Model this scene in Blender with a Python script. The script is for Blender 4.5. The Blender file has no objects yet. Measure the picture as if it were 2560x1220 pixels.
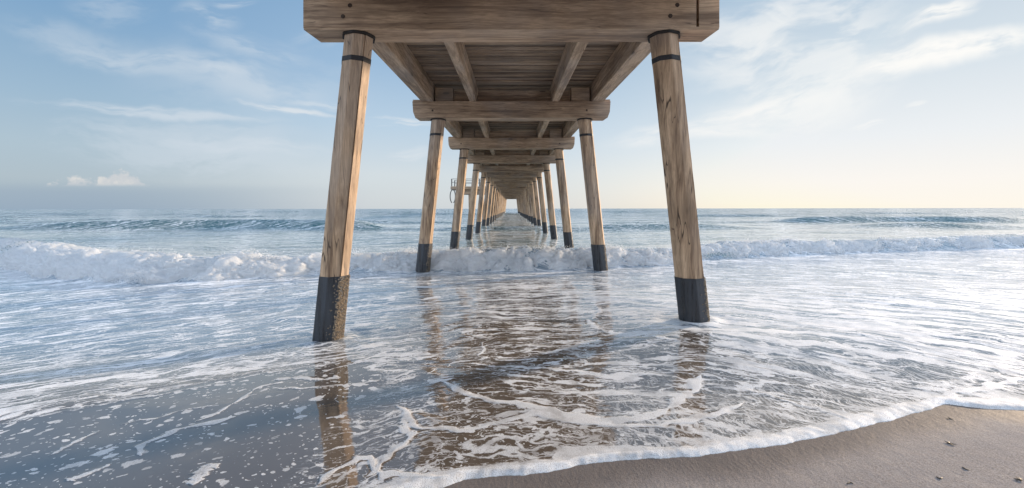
import bpy, math, random
import numpy as np
from mathutils import Vector, Matrix

random.seed(7)
R = math.radians
S = bpy.context.scene
C = S.collection

# ------------------------------------------------------------------ camera constants (photo 2560 x 1220)
F = 1050.0          # focal length in photo pixels
CX, HY = 1279.0, 521.0
H = 1.62            # eye height above the mean swash level (m)


def at(px, py, z=0.0):
    """photo pixel -> world point on the level z (used to measure where things stand)"""
    y = F * (H - z) / (py - HY)
    return ((px - CX) * y / F, y)


# ------------------------------------------------------------------ numpy noise
def _hash(ix, iy, seed):
    h = (ix * 374761393 + iy * 668265263 + seed * 1442695041) & 0xFFFFFFFF
    h = ((h ^ (h >> 13)) * 1274126177) & 0xFFFFFFFF
    h = h ^ (h >> 16)
    return h


def perlin(x, y, seed=0):
    x = np.asarray(x, np.float64); y = np.asarray(y, np.float64)
    x0 = np.floor(x).astype(np.int64); y0 = np.floor(y).astype(np.int64)
    fx = x - x0; fy = y - y0
    u = fx * fx * fx * (fx * (fx * 6 - 15) + 10); v = fy * fy * fy * (fy * (fy * 6 - 15) + 10)

    def g(ix, iy, dx, dy):
        a = (_hash(ix, iy, seed) & 1023) * (2 * math.pi / 1024)
        return np.cos(a) * dx + np.sin(a) * dy
    a = g(x0, y0, fx, fy); b = g(x0 + 1, y0, fx - 1, fy)
    c = g(x0, y0 + 1, fx, fy - 1); d = g(x0 + 1, y0 + 1, fx - 1, fy - 1)
    return 1.41 * ((a + (b - a) * u) * (1 - v) + (c + (d - c) * u) * v)


def fbm(x, y, octv, seed=0, gain=.5):
    t = 0; a = 1.0
    for k in range(octv):
        t = t + a * perlin(x * 2 ** k + 17.3 * k, y * 2 ** k - 9.1 * k, seed + k)
        a *= gain
    return t


def sm(a, b, x):
    t = np.clip((x - a) / (b - a), 0, 1)
    return t * t * (3 - 2 * t)


# ------------------------------------------------------------------ object helpers
def tag(o, label=None, cat=None, group=None, kind=None):
    if label: o['label'] = label
    if cat: o['category'] = cat
    if group: o['group'] = group
    if kind: o['kind'] = kind
    return o


def empty(name, loc):
    o = bpy.data.objects.new(name, None)
    o.location = loc
    o.empty_display_size = .3
    C.objects.link(o)
    return o


class MB:
    def __init__(s): s.v = []; s.f = []
    def add(s, vs, fs):
        n = len(s.v); s.v += [tuple(p) for p in vs]; s.f += [tuple(i + n for i in q) for q in fs]
    def box(s, x0, x1, y0, y1, z0, z1, bev=0.0):
        if bev <= 0:
            s.add([(x0, y0, z0), (x1, y0, z0), (x1, y1, z0), (x0, y1, z0), (x0, y0, z1), (x1, y0, z1), (x1, y1, z1), (x0, y1, z1)],
                  [(3, 2, 1, 0), (4, 5, 6, 7), (0, 1, 5, 4), (1, 2, 6, 5), (2, 3, 7, 6), (3, 0, 4, 7)])
            return
        b = bev
        xs = (x0, x1); ys = (y0, y1); zs = (z0, z1)
        vs = []; idx = {}
        for i in (0, 1):
            for j in (0, 1):
                for k in (0, 1):
                    sx = b if i == 0 else -b; sy = b if j == 0 else -b; sz = b if k == 0 else -b
                    for ax, p in (('x', (xs[i], ys[j] + sy, zs[k] + sz)), ('y', (xs[i] + sx, ys[j], zs[k] + sz)), ('z', (xs[i] + sx, ys[j] + sy, zs[k]))):
                        idx[(i, j, k, ax)] = len(vs); vs.append(p)
        I = lambda i, j, k, a: idx[(i, j, k, a)]
        fs = []
        for i in (0, 1):
            fs.append([I(i, 0, 0, 'x'), I(i, 1, 0, 'x'), I(i, 1, 1, 'x'), I(i, 0, 1, 'x')])
            fs.append([I(0, i, 0, 'y'), I(1, i, 0, 'y'), I(1, i, 1, 'y'), I(0, i, 1, 'y')])
            fs.append([I(0, 0, i, 'z'), I(1, 0, i, 'z'), I(1, 1, i, 'z'), I(0, 1, i, 'z')])
            for j in (0, 1):
                fs.append([I(i, j, 0, 'x'), I(i, j, 1, 'x'), I(i, j, 1, 'y'), I(i, j, 0, 'y')])
                fs.append([I(i, 0, j, 'x'), I(i, 1, j, 'x'), I(i, 1, j, 'z'), I(i, 0, j, 'z')])
                fs.append([I(0, i, j, 'y'), I(1, i, j, 'y'), I(1, i, j, 'z'), I(0, i, j, 'z')])
                for k in (0, 1):
                    fs.append([I(i, j, k, 'x'), I(i, j, k, 'y'), I(i, j, k, 'z')])
        s.add(vs, fs)
    def tube(s, p, q, r, n=8, r2=None):
        p = Vector(p); q = Vector(q); d = (q - p).normalized()
        a = d.orthogonal().normalized(); b = d.cross(a)
        r2 = r if r2 is None else r2
        vs = []
        for c, rr in ((p, r), (q, r2)):
            for k in range(n):
                t = 2 * math.pi * k / n
                vs.append(c + a * (rr * math.cos(t)) + b * (rr * math.sin(t)))
        fs = [(k, (k + 1) % n, n + (k + 1) % n, n + k) for k in range(n)]
        fs += [tuple(reversed(range(n))), tuple(range(n, 2 * n))]
        s.add(vs, fs)
    def prism(s, poly, z0, z1):
        n = len(poly)
        vs = [(x, y, z0) for x, y in poly] + [(x, y, z1) for x, y in poly]
        fs = [(k, (k + 1) % n, n + (k + 1) % n, n + k) for k in range(n)]
        fs += [tuple(reversed(range(n))), tuple(range(n, 2 * n))]
        s.add(vs, fs)
    def mesh(s, name, mat):
        import bmesh
        me = bpy.data.meshes.new(name); me.from_pydata([tuple(p) for p in s.v], [], s.f)
        bm = bmesh.new(); bm.from_mesh(me); bmesh.ops.recalc_face_normals(bm, faces=bm.faces); bm.to_mesh(me); bm.free()
        me.materials.append(mat); me.update()
        return me
    def build(s, name, mat, parent=None, loc=(0, 0, 0)):
        return link(name, s.mesh(name, mat), parent, loc)


def link(name, me, parent=None, loc=(0, 0, 0)):
    o = bpy.data.objects.new(name, me); C.objects.link(o)
    o.location = loc
    if parent: o.parent = parent
    return o


def grid_mesh(name, P, nr, nc, keep=None, attrs=None, smooth=True):
    """P (nr*nc,3) -> quad mesh"""
    idx = np.arange(nr * nc).reshape(nr, nc)
    q = np.stack([idx[:-1, :-1], idx[:-1, 1:], idx[1:, 1:], idx[1:, :-1]], -1).reshape(-1, 4)
    if keep is not None:
        q = q[keep[q].all(1)]
    me = bpy.data.meshes.new(name)
    me.vertices.add(len(P)); me.vertices.foreach_set('co', np.ascontiguousarray(P, np.float32).ravel())
    me.loops.add(q.size); me.loops.foreach_set('vertex_index', q.ravel().astype(np.int32))
    me.polygons.add(len(q))
    me.polygons.foreach_set('loop_start', np.arange(0, q.size, 4, dtype=np.int32))
    me.polygons.foreach_set('use_smooth', np.full(len(q), smooth))
    me.update(calc_edges=True)
    for k, a in (attrs or {}).items():
        a = np.asarray(a, np.float32)
        if a.ndim == 1:
            me.attributes.new(k, 'FLOAT', 'POINT').data.foreach_set('value', np.ascontiguousarray(a))
        else:
            me.attributes.new(k, 'FLOAT_VECTOR', 'POINT').data.foreach_set('vector', np.ascontiguousarray(a).ravel())
    return me


# ------------------------------------------------------------------ node helper
class NT:
    def __init__(s, tree): s.t = tree; s.n = tree.nodes; s.l = tree.links
    def N(s, kind, **kw):
        n = s.n.new(kind)
        for k, v in kw.items(): setattr(n, k, v)
        return n
    def put(s, sock, v):
        if v is None: return
        if isinstance(v, bpy.types.NodeSocket): s.l.new(v, sock)
        else: sock.default_value = v
    def math(s, op, a, b=None, c=None, clamp=False):
        n = s.N('ShaderNodeMath', operation=op, use_clamp=clamp)
        s.put(n.inputs[0], a); s.put(n.inputs[1], b); s.put(n.inputs[2], c)
        return n.outputs[0]
    def vmath(s, op, a, b=None):
        n = s.N('ShaderNodeVectorMath', operation=op); s.put(n.inputs[0], a); s.put(n.inputs[1], b)
        return n.outputs[0]
    def mapping(s, vec, scale=(1, 1, 1), loc=(0, 0, 0), rot=(0, 0, 0)):
        n = s.N('ShaderNodeMapping'); s.put(n.inputs[0], vec); n.inputs['Scale'].default_value = scale
        s.put(n.inputs['Location'], loc); n.inputs['Rotation'].default_value = rot
        return n.outputs[0]
    def noise(s, vec, scale=1, detail=4, rough=.5, dist=0, out='Fac', dim='3D'):
        n = s.N('ShaderNodeTexNoise', noise_dimensions=dim); s.put(n.inputs['Vector'], vec)
        n.inputs['Scale'].default_value = scale; n.inputs['Detail'].default_value = detail
        n.inputs['Roughness'].default_value = rough; n.inputs['Distortion'].default_value = dist
        return n.outputs[out]
    def voro(s, vec, scale=1, feature='F1', out='Distance', rnd=1.0, dim='3D'):
        n = s.N('ShaderNodeTexVoronoi', feature=feature, voronoi_dimensions=dim); s.put(n.inputs['Vector'], vec)
        n.inputs['Scale'].default_value = scale; n.inputs['Randomness'].default_value = rnd
        return n.outputs[out]
    def mrange(s, v, a, b, c=0.0, d=1.0, kind='SMOOTHSTEP'):
        n = s.N('ShaderNodeMapRange', interpolation_type=kind); s.put(n.inputs[0], v)
        s.put(n.inputs[1], a); s.put(n.inputs[2], b); s.put(n.inputs[3], c); s.put(n.inputs[4], d)
        return n.outputs[0]
    def mix(s, f, a, b, blend='MIX'):
        n = s.N('ShaderNodeMix', data_type='RGBA', blend_type=blend); s.put(n.inputs[0], f)
        for sock, v in ((n.inputs[6], a), (n.inputs[7], b)):
            s.put(sock, (v + (1,)) if isinstance(v, tuple) and len(v) == 3 else v)
        return n.outputs[2]
    def ramp(s, f, stops):
        n = s.N('ShaderNodeValToRGB'); s.put(n.inputs[0], f); e = n.color_ramp.elements
        while len(e) < len(stops): e.new(.5)
        for el, (p, c) in zip(e, stops): el.position = p; el.color = tuple(c) + (1,)
        return n.outputs[0]
    def attr(s, name, out='Fac'):
        return s.N('ShaderNodeAttribute', attribute_name=name).outputs[out]
    def bump(s, h, strength=.3, dist=.01, normal=None):
        n = s.N('ShaderNodeBump'); s.put(n.inputs['Height'], h); s.put(n.inputs['Strength'], strength)
        n.inputs['Distance'].default_value = dist; s.put(n.inputs['Normal'], normal)
        return n.outputs[0]


def new_mat(name):
    m = bpy.data.materials.new(name); m.use_nodes = True
    t = NT(m.node_tree); t.n.clear()
    out = t.N('ShaderNodeOutputMaterial')
    p = t.N('ShaderNodeBsdfPrincipled'); t.l.new(p.outputs[0], out.inputs[0])
    t.out = out; t.p = p
    return m, t


def wood(name, axis, light, mid, dark, island=False, rough=.75, crack=.5):
    m, t = new_mat(name)
    co = t.N('ShaderNodeTexCoord').outputs['Object']
    rnd = t.N('ShaderNodeObjectInfo').outputs['Random']
    off = t.N('ShaderNodeCombineXYZ'); t.put(off.inputs[0], t.math('MULTIPLY', rnd, 53.0)); t.put(off.inputs[1], t.math('MULTIPLY', rnd, 91.0)); t.put(off.inputs[2], t.math('MULTIPLY', rnd, 37.0))
    co = t.vmath('ADD', co, off.outputs[0])
    isl = None
    if island:
        isl = t.N('ShaderNodeNewGeometry').outputs['Random Per Island']
        o2 = t.N('ShaderNodeCombineXYZ'); t.put(o2.inputs[0], t.math('MULTIPLY', isl, 40.0)); t.put(o2.inputs[2], t.math('MULTIPLY', isl, 17.0))
        co = t.vmath('ADD', co, o2.outputs[0])
    sc = [1.0, 1.0, 1.0]; sc[axis] = .07
    st = t.mapping(co, tuple(sc))
    wob = t.noise(co, 1.3, 2, out='Color')
    w = t.vmath('MULTIPLY', t.vmath('SUBTRACT', wob, (.5, .5, .5)), (.05, .05, .05))
    st = t.vmath('ADD', st, w)
    broad = t.noise(st, 5, 5, .6, .6)
    grain = t.noise(st, 26, 6, .62, .5)
    fine = t.noise(st, 95, 3, .6)
    col = t.ramp(t.math('ADD', t.math('MULTIPLY', broad, .55), t.math('MULTIPLY', grain, .45)), [(.41, dark), (.49, mid), (.58, light)])
    col = t.mix(t.mrange(fine, .38, .66, .0, .45), col, tuple(c * .55 for c in mid))
    # knots and the dark figure round them
    sk = [2.2, 2.2, 2.2]; sk[axis] = .75
    kn = t.voro(t.mapping(co, tuple(sk)), 1.0)
    kmask = t.mrange(kn, .10, .05)
    halo = t.math('MULTIPLY', t.mrange(kn, .30, .08), t.mrange(grain, .42, .56))
    col = t.mix(t.math('MULTIPLY', halo, .55), col, tuple(c * .5 for c in dark))
    col = t.mix(t.math('MULTIPLY', kmask, .8), col, tuple(c * .3 for c in dark))
    # drying checks
    sc2 = [1.0, 1.0, 1.0]; sc2[axis] = .035
    ck = t.noise(t.vmath('ADD', t.mapping(co, tuple(sc2)), w), 13, 1.5, .4)
    cm = t.mrange(t.math('ABSOLUTE', t.math('SUBTRACT', ck, .5)), .012, .002)
    cm = t.math('MULTIPLY', cm, t.mrange(t.noise(co, .9, 1), .42, .54))
    col = t.mix(t.math('MULTIPLY', cm, crack), col, tuple(c * .18 for c in dark))
    stain = t.mrange(t.noise(t.vmath('ADD', t.mapping(co, tuple(.35 if k == axis else 1.6 for k in range(3))), w), 1.6, 4, .6), .50, .70, 0, .55)
    col = t.mix(stain, col, tuple(c * .62 for c in dark))
    # grey weathering
    we = t.mrange(t.noise(co, .8, 3), .42, .68, 0, .30)
    col = t.mix(we, col, tuple(sum(mid) / 3 * k for k in (1.06, 1.0, .96)))
    if isl is not None:
        col = t.mix(t.mrange(isl, .15, 1, .0, .72, 'LINEAR'), col, tuple(c * .3 for c in dark))
    t.put(t.p.inputs['Base Color'], col)
    t.p.inputs['Roughness'].default_value = rough
    h = t.math('ADD', t.math('MULTIPLY', grain, .6), t.math('MULTIPLY', fine, .35))
    h = t.math('SUBTRACT', h, t.math('MULTIPLY', cm, 1.2))
    t.put(t.p.inputs['Normal'], t.bump(h, .45, .006))
    return m


L1, M1, D1 = (.60, .44, .30), (.41, .29, .195), (.20, .135, .09)
WX = wood('weathered_timber_x', 0, L1, M1, D1)
WY = wood('weathered_timber_y', 1, L1, M1, D1)
WZ = wood('weathered_timber_z', 2, (.64, .465, .315), (.45, .315, .205), (.19, .122, .078), crack=.9)
WDECK = wood('deck_boards', 0, (.50, .365, .25), (.33, .235, .163), (.13, .092, .064), island=True, rough=.85)


def plain(name, col, rough, bump=0, scale=30, var=.3, metal=0):
    m, t = new_mat(name)
    co = t.N('ShaderNodeTexCoord').outputs['Object']
    n = t.noise(co, scale, 5, .6)
    t.put(t.p.inputs['Base Color'], t.mix(t.mrange(n, .3, .7), tuple(c * (1 - var) for c in col), tuple(min(1, c * (1 + var)) for c in col)))
    t.p.inputs['Roughness'].default_value = rough; t.p.inputs['Metallic'].default_value = metal
    if bump: t.put(t.p.inputs['Normal'], t.bump(n, bump, .01))
    return m


def sleeve_mat():
    m, t = new_mat('dark_pile_wrap')
    co = t.N('ShaderNodeTexCoord').outputs['Object']
    st = t.noise(t.mapping(co, (9, 9, .8)), 1.5, 5, .6)
    sp = t.noise(co, 120, 3, .6)
    col = t.mix(t.mrange(st, .35, .7), (.010, .013, .019), (.040, .050, .066))
    col = t.mix(t.mrange(sp, .58, .72, 0, .55), col, (.12, .12, .115))
    zz = t.N('ShaderNodeSeparateXYZ'); t.put(zz.inputs[0], co)
    t.put(t.p.inputs['Base Color'], col)
    t.put(t.p.inputs['Roughness'], t.mrange(st, .3, .7, .22, .55))
    t.put(t.p.inputs['Normal'], t.bump(t.math('ADD', sp, t.math('MULTIPLY', st, .4)), .3, .008))
    return m


SLEEVE = sleeve_mat()
STRAP = plain('black_strap', (.022, .023, .028), .6, .1)
JOINT_SHADE = plain('black_joint_shade', (.02, .018, .017), .8, .2)
STEEL = plain('rusty_bolt', (.06, .04, .03), .7, .3)
BARN = plain('barnacle_crust', (.25, .205, .155), .8, .6, 60, .5)
GREYMETAL = plain('grey_metal', (.12, .12, .12), .6, .1)

# ------------------------------------------------------------------ the pier
HB = [(-9, 2.10), (-.8, 2.17), (5.6, 2.30), (11.6, 2.475), (18.1, 2.57), (24.6, 2.65), (31, 2.70), (37.4, 2.79), (58, 3.0), (160, 3.6), (175, 3.66)]
hbx = [a for a, b in HB]; hby = [b + H for a, b in HB]


def beam_z(y): return float(np.interp(y, hbx, hby))


BENT = [5.6, 11.65] + [11.65 + 6.45 * k for k in range(1, 24)]
BH, BD = .45, .21           # beam height, half depth
SH = .5                     # stringer height

pier = empty('pier', (0, BENT[0], 0))
tag(pier, 'long weathered timber pier on splayed dark-footed piles running out to sea', 'pier')


def rel(x, y, z): return (x, y - BENT[0], z)


# --- piles
def octagon(ap, cr, notch=False):
    """corner-rounded octagon, faces at 22.5 deg + 45k"""
    rc = ap / math.cos(R(22.5)); pts = []
    for k in range(8):
        a = R(45 * k); cx, cy = (rc - cr * 1.08) * math.cos(a), (rc - cr * 1.08) * math.sin(a)
        if notch and k == 7:      # the long drying split along one arris
            for t, q in ((a - R(22.5), 1), (a - R(8), .998), (a - R(3), .90), (a + R(3), .90), (a + R(6), .998), (a + R(22.5), 1)):
                if q == 1: pts.append((cx + cr * math.cos(t), cy + cr * math.sin(t)))
                else:
                    b = a + (t - a) * .42; rr2 = (math.hypot(cx, cy) + cr) * q
                    pts.append((rr2 * math.cos(b), rr2 * math.sin(b)))
            continue
        for j in range(5):
            t = a + R(-22.5 + 11.25 * j)
            pts.append((cx + cr * math.cos(t), cy + cr * math.sin(t)))
    return pts


def pile_mesh(name, ap, z0, z1, batter, mat, cr=.03, rough=0.0, seg=1, seed=0, notch=False):
    pts = octagon(ap, cr, notch); n = len(pts); vs = []; fs = []
    for i in range(seg + 1):
        z = z0 + (z1 - z0) * i / seg
        for k, (x, y) in enumerate(pts):
            d = 1.0
            if rough:
                d += rough * float(perlin(k * .45 + seed * 7.7, z * 5.0, seed))
            vs.append((x * d + batter * z, y * d, z))
    for i in range(seg):
        for k in range(n):
            a = i * n + k; b = i * n + (k + 1) % n
            fs.append((a, b, b + n, a + n))
    fs.append(tuple(reversed(range(n)))); fs.append(tuple(range(seg * n, seg * n + n)))
    m = MB(); m.add(vs, fs)
    return m


def barnacle_mesh(batter, z0, z1, n, seed):
    rr = random.Random(seed); m = MB()
    for _ in range(n):
        a = R(rr.uniform(-52, 62)) if rr.random() < .9 else R(rr.uniform(-75, 85))
        z = z0 + (z1 - z0) * rr.random() ** 1.15
        rad = .186 / math.cos((a % R(45)) - R(22.5)) * (1 + .004 * rr.uniform(-1, 1))
        s = rr.uniform(.004, .013)
        c = Vector((rad * math.cos(a) + batter * z, rad * math.sin(a), z)); nrm = Vector((math.cos(a), math.sin(a), rr.uniform(-.3, .3))).normalized()
        m.tube(c - nrm * .006, c + nrm * s * .9, s, 6, s * .42)
    return m


BASEZ = [-.02, -.16]


def add_pile(y, sx, i):
    zt = beam_z(y)
    xt = 2.03
    batter = sx * -.105
    x0 = sx * xt - batter * zt
    g = -.9 if i < 3 else -2.4
    full = i < 9
    col = pile_mesh('pile', .177, g, zt, batter, WZ, rough=.012 if i < 4 else 0, seg=60 if i < 4 else 1, seed=3 + 2 * i + (sx > 0), notch=i in (0, 1, 2))
    o = col.build('pile', WZ, pier, rel(x0, y, 0))
    zs = (.74, .66, .64, .68)[min(i, 3)] + (random.uniform(-.03, .05) if i > 3 else 0) - (.03 if sx > 0 else 0)
    s = pile_mesh('sleeve', .185, g, zs, batter, SLEEVE, rough=.010 if i < 4 else 0, seg=40 if i < 4 else 1, seed=50 + 2 * i + (sx > 0)).build('sleeve', SLEEVE, o)
    if full:
        z1 = zt - .345 if i == 0 else zt - .42 + random.uniform(-.05, .05)
        pile_mesh('strap', .181, z1 - .032, z1 + .032, batter, STRAP).build('strap', STRAP, o)
        if i < 4:
            pile_mesh('joint_shade', .203, zt - .035, zt - .001, batter, JOINT_SHADE, cr=.08).build('joint_shade', JOINT_SHADE, o)  # dark ring added for the shadow gap under the beam
    if i < 3:
        b = barnacle_mesh(batter, -.15, zs - .015, (2200, 1000, 400)[i], 11 + i * 2 + (sx > 0)).build('barnacles', BARN, o)
        b['kind'] = 'stuff'
    return o


piles = []
for i, y in enumerate(BENT):
    for sx in (-1, 1):
        piles.append((i, sx, add_pile(y, sx, i)))


# --- cap beams
def beam_mesh(kind):
    m = MB(); L = 2.68; b = .012
    z = BH
    if kind == 'split':
        gx0, gx1 = 2.375, 2.41
        plan = [(-L + .012, -BD), (gx0, -BD), (gx0, -BD + .14), (gx1, -BD + .14), (gx1, -BD), (L - .01, -BD), (L, -BD + .02), (L - .05, BD), (-L + .05, BD), (-L, -BD + .02)]
        m.prism(plan, .03, z)
        plan2 = [(-L + .014, -BD + .004), (L - .012, -BD + .004), (L - .052, BD - .004), (-L + .052, BD - .004)]
        m.prism(plan2, 0, .032)
    else:
        prof = [(-L, .16), (-L + .06, 0), (L - .06, 0), (L, .16), (L + .02, z), (-L - .02, z)]
        vs = [(x, -BD, zz) for x, zz in prof] + [(x - math.copysign(.04, x), BD, zz) for x, zz in prof]
        n = len(prof)
        m.add(vs, [(k, (k + 1) % n, n + (k + 1) % n, n + k) for k in range(n)] + [tuple(range(n)), tuple(reversed(range(n, 2 * n)))])
        # cleats standing on the two ends
        for s in (-1, 1):
            m.prism([(s * (L + .01), -BD + .02), (s * (L - .28), -BD + .03), (s * (L - .04), -BD + .3)], z - .002, z + .05)
    return m


beam_first = beam_mesh('split').mesh('cap_beam', WX)
beam_rest = beam_mesh('plain').mesh('cap_beam', WX)
for i, y in enumerate(BENT):
    o = link('cap_beam', beam_first if i == 0 else beam_rest, pier, rel(0, y, beam_z(y)))
    if i < 3:
        for s in (-1, 1):
            for dx, dz in ((-.06, .17), (.03, .31)) if i == 0 else ((-.05, .2),):
                mb = MB(); mb.tube((s * 2.1 + dx, -BD - .012, dz), (s * 2.1 + dx, -BD + .02, dz), .016, 10)
                mb.tube((s * 2.1 + dx, -BD - .004, dz), (s * 2.1 + dx, -BD + .02, dz), .028, 12)
                mb.build('bolt', STEEL, o)
    # blocks and header boards on top of the beam
    if i < 8:
        for x0, x1 in ((-2.08, -1.60), (1.64, 2.14)):
            mb = MB(); mb.box(x0, x1, -.17, .12, 0, .385, .008)
            mb.build('block', WX, pier, rel(0, y, beam_z(y) + BH + .002))
        for x0, x1 in ((-1.58, -1.15), (-.94, 1.09), (1.31, 1.62)):
            mb = MB(); mb.box(x0, x1, -.05, .02, 0, .19, .005); mb.box(x0 + .012, x1 - .012, -.045, .015, .198, .33, .005)
            mb.build('header_board', WX, pier, rel(0, y, beam_z(y) + BH + .002))

# --- stringers
LINES = [(-2.46, -2.13), (-1.14, -.955), (1.105, 1.30), (2.19, 2.52)]
ends = [-4.0] + BENT[:11] + [BENT[13], BENT[16], BENT[19], BENT[22], BENT[24] + .3]
for a, b in zip(ends[:-1], ends[1:]):
    za, zb = beam_z(a) + BH + .001, beam_z(b) + BH + .001
    for x0, x1 in LINES:
        y0, y1 = a + .004, b - .004
        m = MB(); e = .012
        prof = [(x0 + e, 0), (x1 - e, 0), (x1, e), (x1, SH), (x0, SH), (x0, e)]
        vs = [(x, 0, z) for x, z in prof] + [(x, y1 - y0, z + zb - za) for x, z in prof]
        n = 6
        m.add(vs, [(k, (k + 1) % n, n + (k + 1) % n, n + k) for k in range(n)] + [tuple(reversed(range(n))), tuple(range(n, 2 * n))])
        m.build('stringer', WY, pier, rel(0, y0, za))

# --- deck boards
m = MB(); y = -4.0; rr = random.Random(5)
while y < BENT[-1] + .6:
    w = rr.uniform(.10, .155); z = beam_z(y) + BH + SH + .002
    x0, x1 = -2.78 + rr.uniform(-.03, .03), 2.82 + rr.uniform(-.03, .03)
    sg = rr.uniform(0, .035)
    m.box(x0, x1, y, y + w, z + sg, z + sg + .07)
    y += w + rr.uniform(.012, .03)
m.build('deck', WDECK, pier, rel(0, 0, 0))

# ------------------------------------------------------------------ side landing, beyond the piles
LY = 58.0
land = empty('fishing_platform', (-5.6, LY, -.2))
tag(land, 'small grey railed fishing platform on thin legs standing beside the pier, far out', 'platform')
lz = H + 3.0


def lrel(x, y, z): return (x + 5.6, y - LY, z + .2)


mb = MB(); mb.box(-8.2, -2.9, -1.6, 1.6, lz - .42, lz - .0, .02)
dk = mb.build('platform_deck', WX, land, (5.6, 0, .2))
mb = MB(); mb.box(-6.9, -2.9, -1.3, 1.3, lz - 1.05, lz - .43, .02)
mb.build('support_beam', WX, land, (5.6, 0, .2))
for x, yy in ((-8.05, -1.5), (-8.05, 1.5), (-6.2, -1.5), (-4.3, -1.5)):
    mb = MB(); mb.box(x - .07, x + .07, yy - .05, yy + .05, lz + .002, lz + 1.02)
    mb.build('railing_post', GREYMETAL, land, (5.6, 0, .2))
for yy in (-1.5, 1.5):
    mb = MB()
    for zz in (1.0, .55):
        mb.box(-7.98, -2.9, yy - .025, yy + .025, lz + zz - .03, lz + zz + .03)
    mb.build('railing', GREYMETAL, land, (5.6, 0, .2))
for x, yy, tilt in ((-7.35, -1.0, .5), (-5.75, -.9, .12), (-5.45, .9, .1), (-3.9, -.9, .1)):
    mb = MB(); mb.tube((x + tilt * 0, yy, lz - .43), (x + tilt, yy, -2.5), .13, 8)
    mb.build('leg', WZ, land, (5.6, 0, .2))
mb = MB()
pp = [(-7.9 + .35 * math.sin(t), -1.62, lz - 1.35 - .9 * math.cos(t)) for t in np.linspace(.3, 2 * math.pi - .3, 22)]
for p, q in zip(pp[:-1], pp[1:]): mb.tube(p, q, .07, 6)
mb.tube((-7.95, -1.62, lz - .43), pp[10], .06, 6)
mb.build('mooring_hoop', GREYMETAL, land, (5.6, 0, .2))

# ------------------------------------------------------------------ beach and sea geometry
def ptsw(pix, z): return np.array([at(a, b, z) for a, b in pix])


SHORE = ptsw([(300, 1560), (500, 1430), (760, 1320), (950, 1265), (1110, 1221), (1160, 1202), (1230, 1197), (1300, 1190), (1400, 1180), (1450, 1163), (1600, 1152),
              (1700, 1149), (1800, 1140), (1900, 1126), (2000, 1108), (2100, 1088), (2200, 1062), (2300, 1038), (2362, 1016), (2400, 1020), (2460, 1031), (2560, 1036)], .03)
SHX = np.concatenate([[-60, -12, -6], SHORE[:, 0], [5.2, 7, 12, 60]])
SHY = np.concatenate([[-14, -2.2, -.1], SHORE[:, 1], [3.25, 3.05, 3.6, 6]])
_q = np.linspace(-60, 60, 24001)
_s = np.interp(_q, SHX, SHY)
_k = np.hanning(41); _k /= _k.sum()
_s = np.convolve(np.pad(_s, 20, 'edge'), _k, 'valid')
_k2 = np.hanning(401); _k2 /= _k2.sum()
_s2 = np.convolve(np.pad(_s, 200, 'edge'), _k2, 'valid'); _g2 = np.gradient(_s2, _q)
_s = _s + .018 * perlin(_q * 3.1, _q * 0, 91) + .010 * perlin(_q * 8, _q * 0, 92) + .005 * perlin(_q * 21, _q * 0, 93)
_g = np.gradient(_s, _q)


def shore_d(x, y):
    s = np.interp(x, _q, _s); s2 = np.interp(x, _q, _s2); g = np.interp(x, _q, _g2)
    k = sm(.1, 1.0, np.abs(y - s2))
    return (y - (s * (1 - k) + s2 * k)) / np.sqrt(1 + np.clip(g, -.6, .6) ** 2)


def sand_z(x, y):
    z = .035 - .030 * (y - 2.5) + .010 * np.clip(x, -30, 30)
    z = np.where(y < 2, z, z)
    return z + .006 * perlin(x * .9, y * .9, 71) * sm(8, 4, y)


def poly_dist(x, y, P):
    """distance to a polyline and the parameter along it (0..1)"""
    best = np.full(x.shape, 1e9); par = np.zeros(x.shape)
    seg = np.linalg.norm(P[1:] - P[:-1], axis=1); tot = seg.sum(); acc = 0
    for a, b, l in zip(P[:-1], P[1:], seg):
        d = b - a
        t = np.clip(((x - a[0]) * d[0] + (y - a[1]) * d[1]) / (l * l + 1e-9), 0, 1)
        r = np.hypot(x - a[0] - t * d[0], y - a[1] - t * d[1])
        m_ = r < best
        best = np.where(m_, r, best); par = np.where(m_, (acc + t * l) / tot, par)
        acc += l
    return best, par


# bore (the broken wave): foot line and crest height along x
BX = np.array([-60, -30, -20, -15.7, -12, -8.9, -7.0, -5.1, -2.5, .2, 2.3, 4.8, 6.6, 10.4, 12.9, 21, 32, 60])
BY = np.array([24, 18.5, 15.2, 13.0, 10.8, 9.75, 10.2, 11.3, 11.75, 11.5, 12.0, 12.75, 14.0, 15.3, 15.8, 17.4, 19, 24])
BZ = np.array([.3, .4, .46, .47, .47, .46, .38, .30, .38, .48, .42, .30, .33, .42, .31, .40, .4, .3])
_bq = np.linspace(-60, 60, 2401)
_bk = np.hanning(31); _bk /= _bk.sum()


def _smooth(v): return np.convolve(np.pad(v, 15, 'edge'), _bk, 'valid')


_by = _smooth(np.interp(_bq, BX, BY)) + .12 * perlin(_bq * .55, _bq * 0, 31) + .05 * perlin(_bq * 1.7, _bq * 0, 32)
_bz = _smooth(np.interp(_bq, BX, BZ)) + .05 * perlin(_bq * .8, _bq * 0, 33)


def bore_y(x): return np.interp(x, _bq, _by)
def bore_h(x): return np.interp(x, _bq, _bz)


PB = [(i, sx, sx * (2.03 + .105 * beam_z(BENT[i])), BENT[i]) for i in range(7) for sx in (-1, 1)]


def streak_polar(x, y):
    # the swash spreads as a fan: ripples lie along arcs about a point on the beach
    dx, dy = x - .2, y + 1.0
    return np.hypot(dx, dy), np.arctan2(dx, dy)


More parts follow.
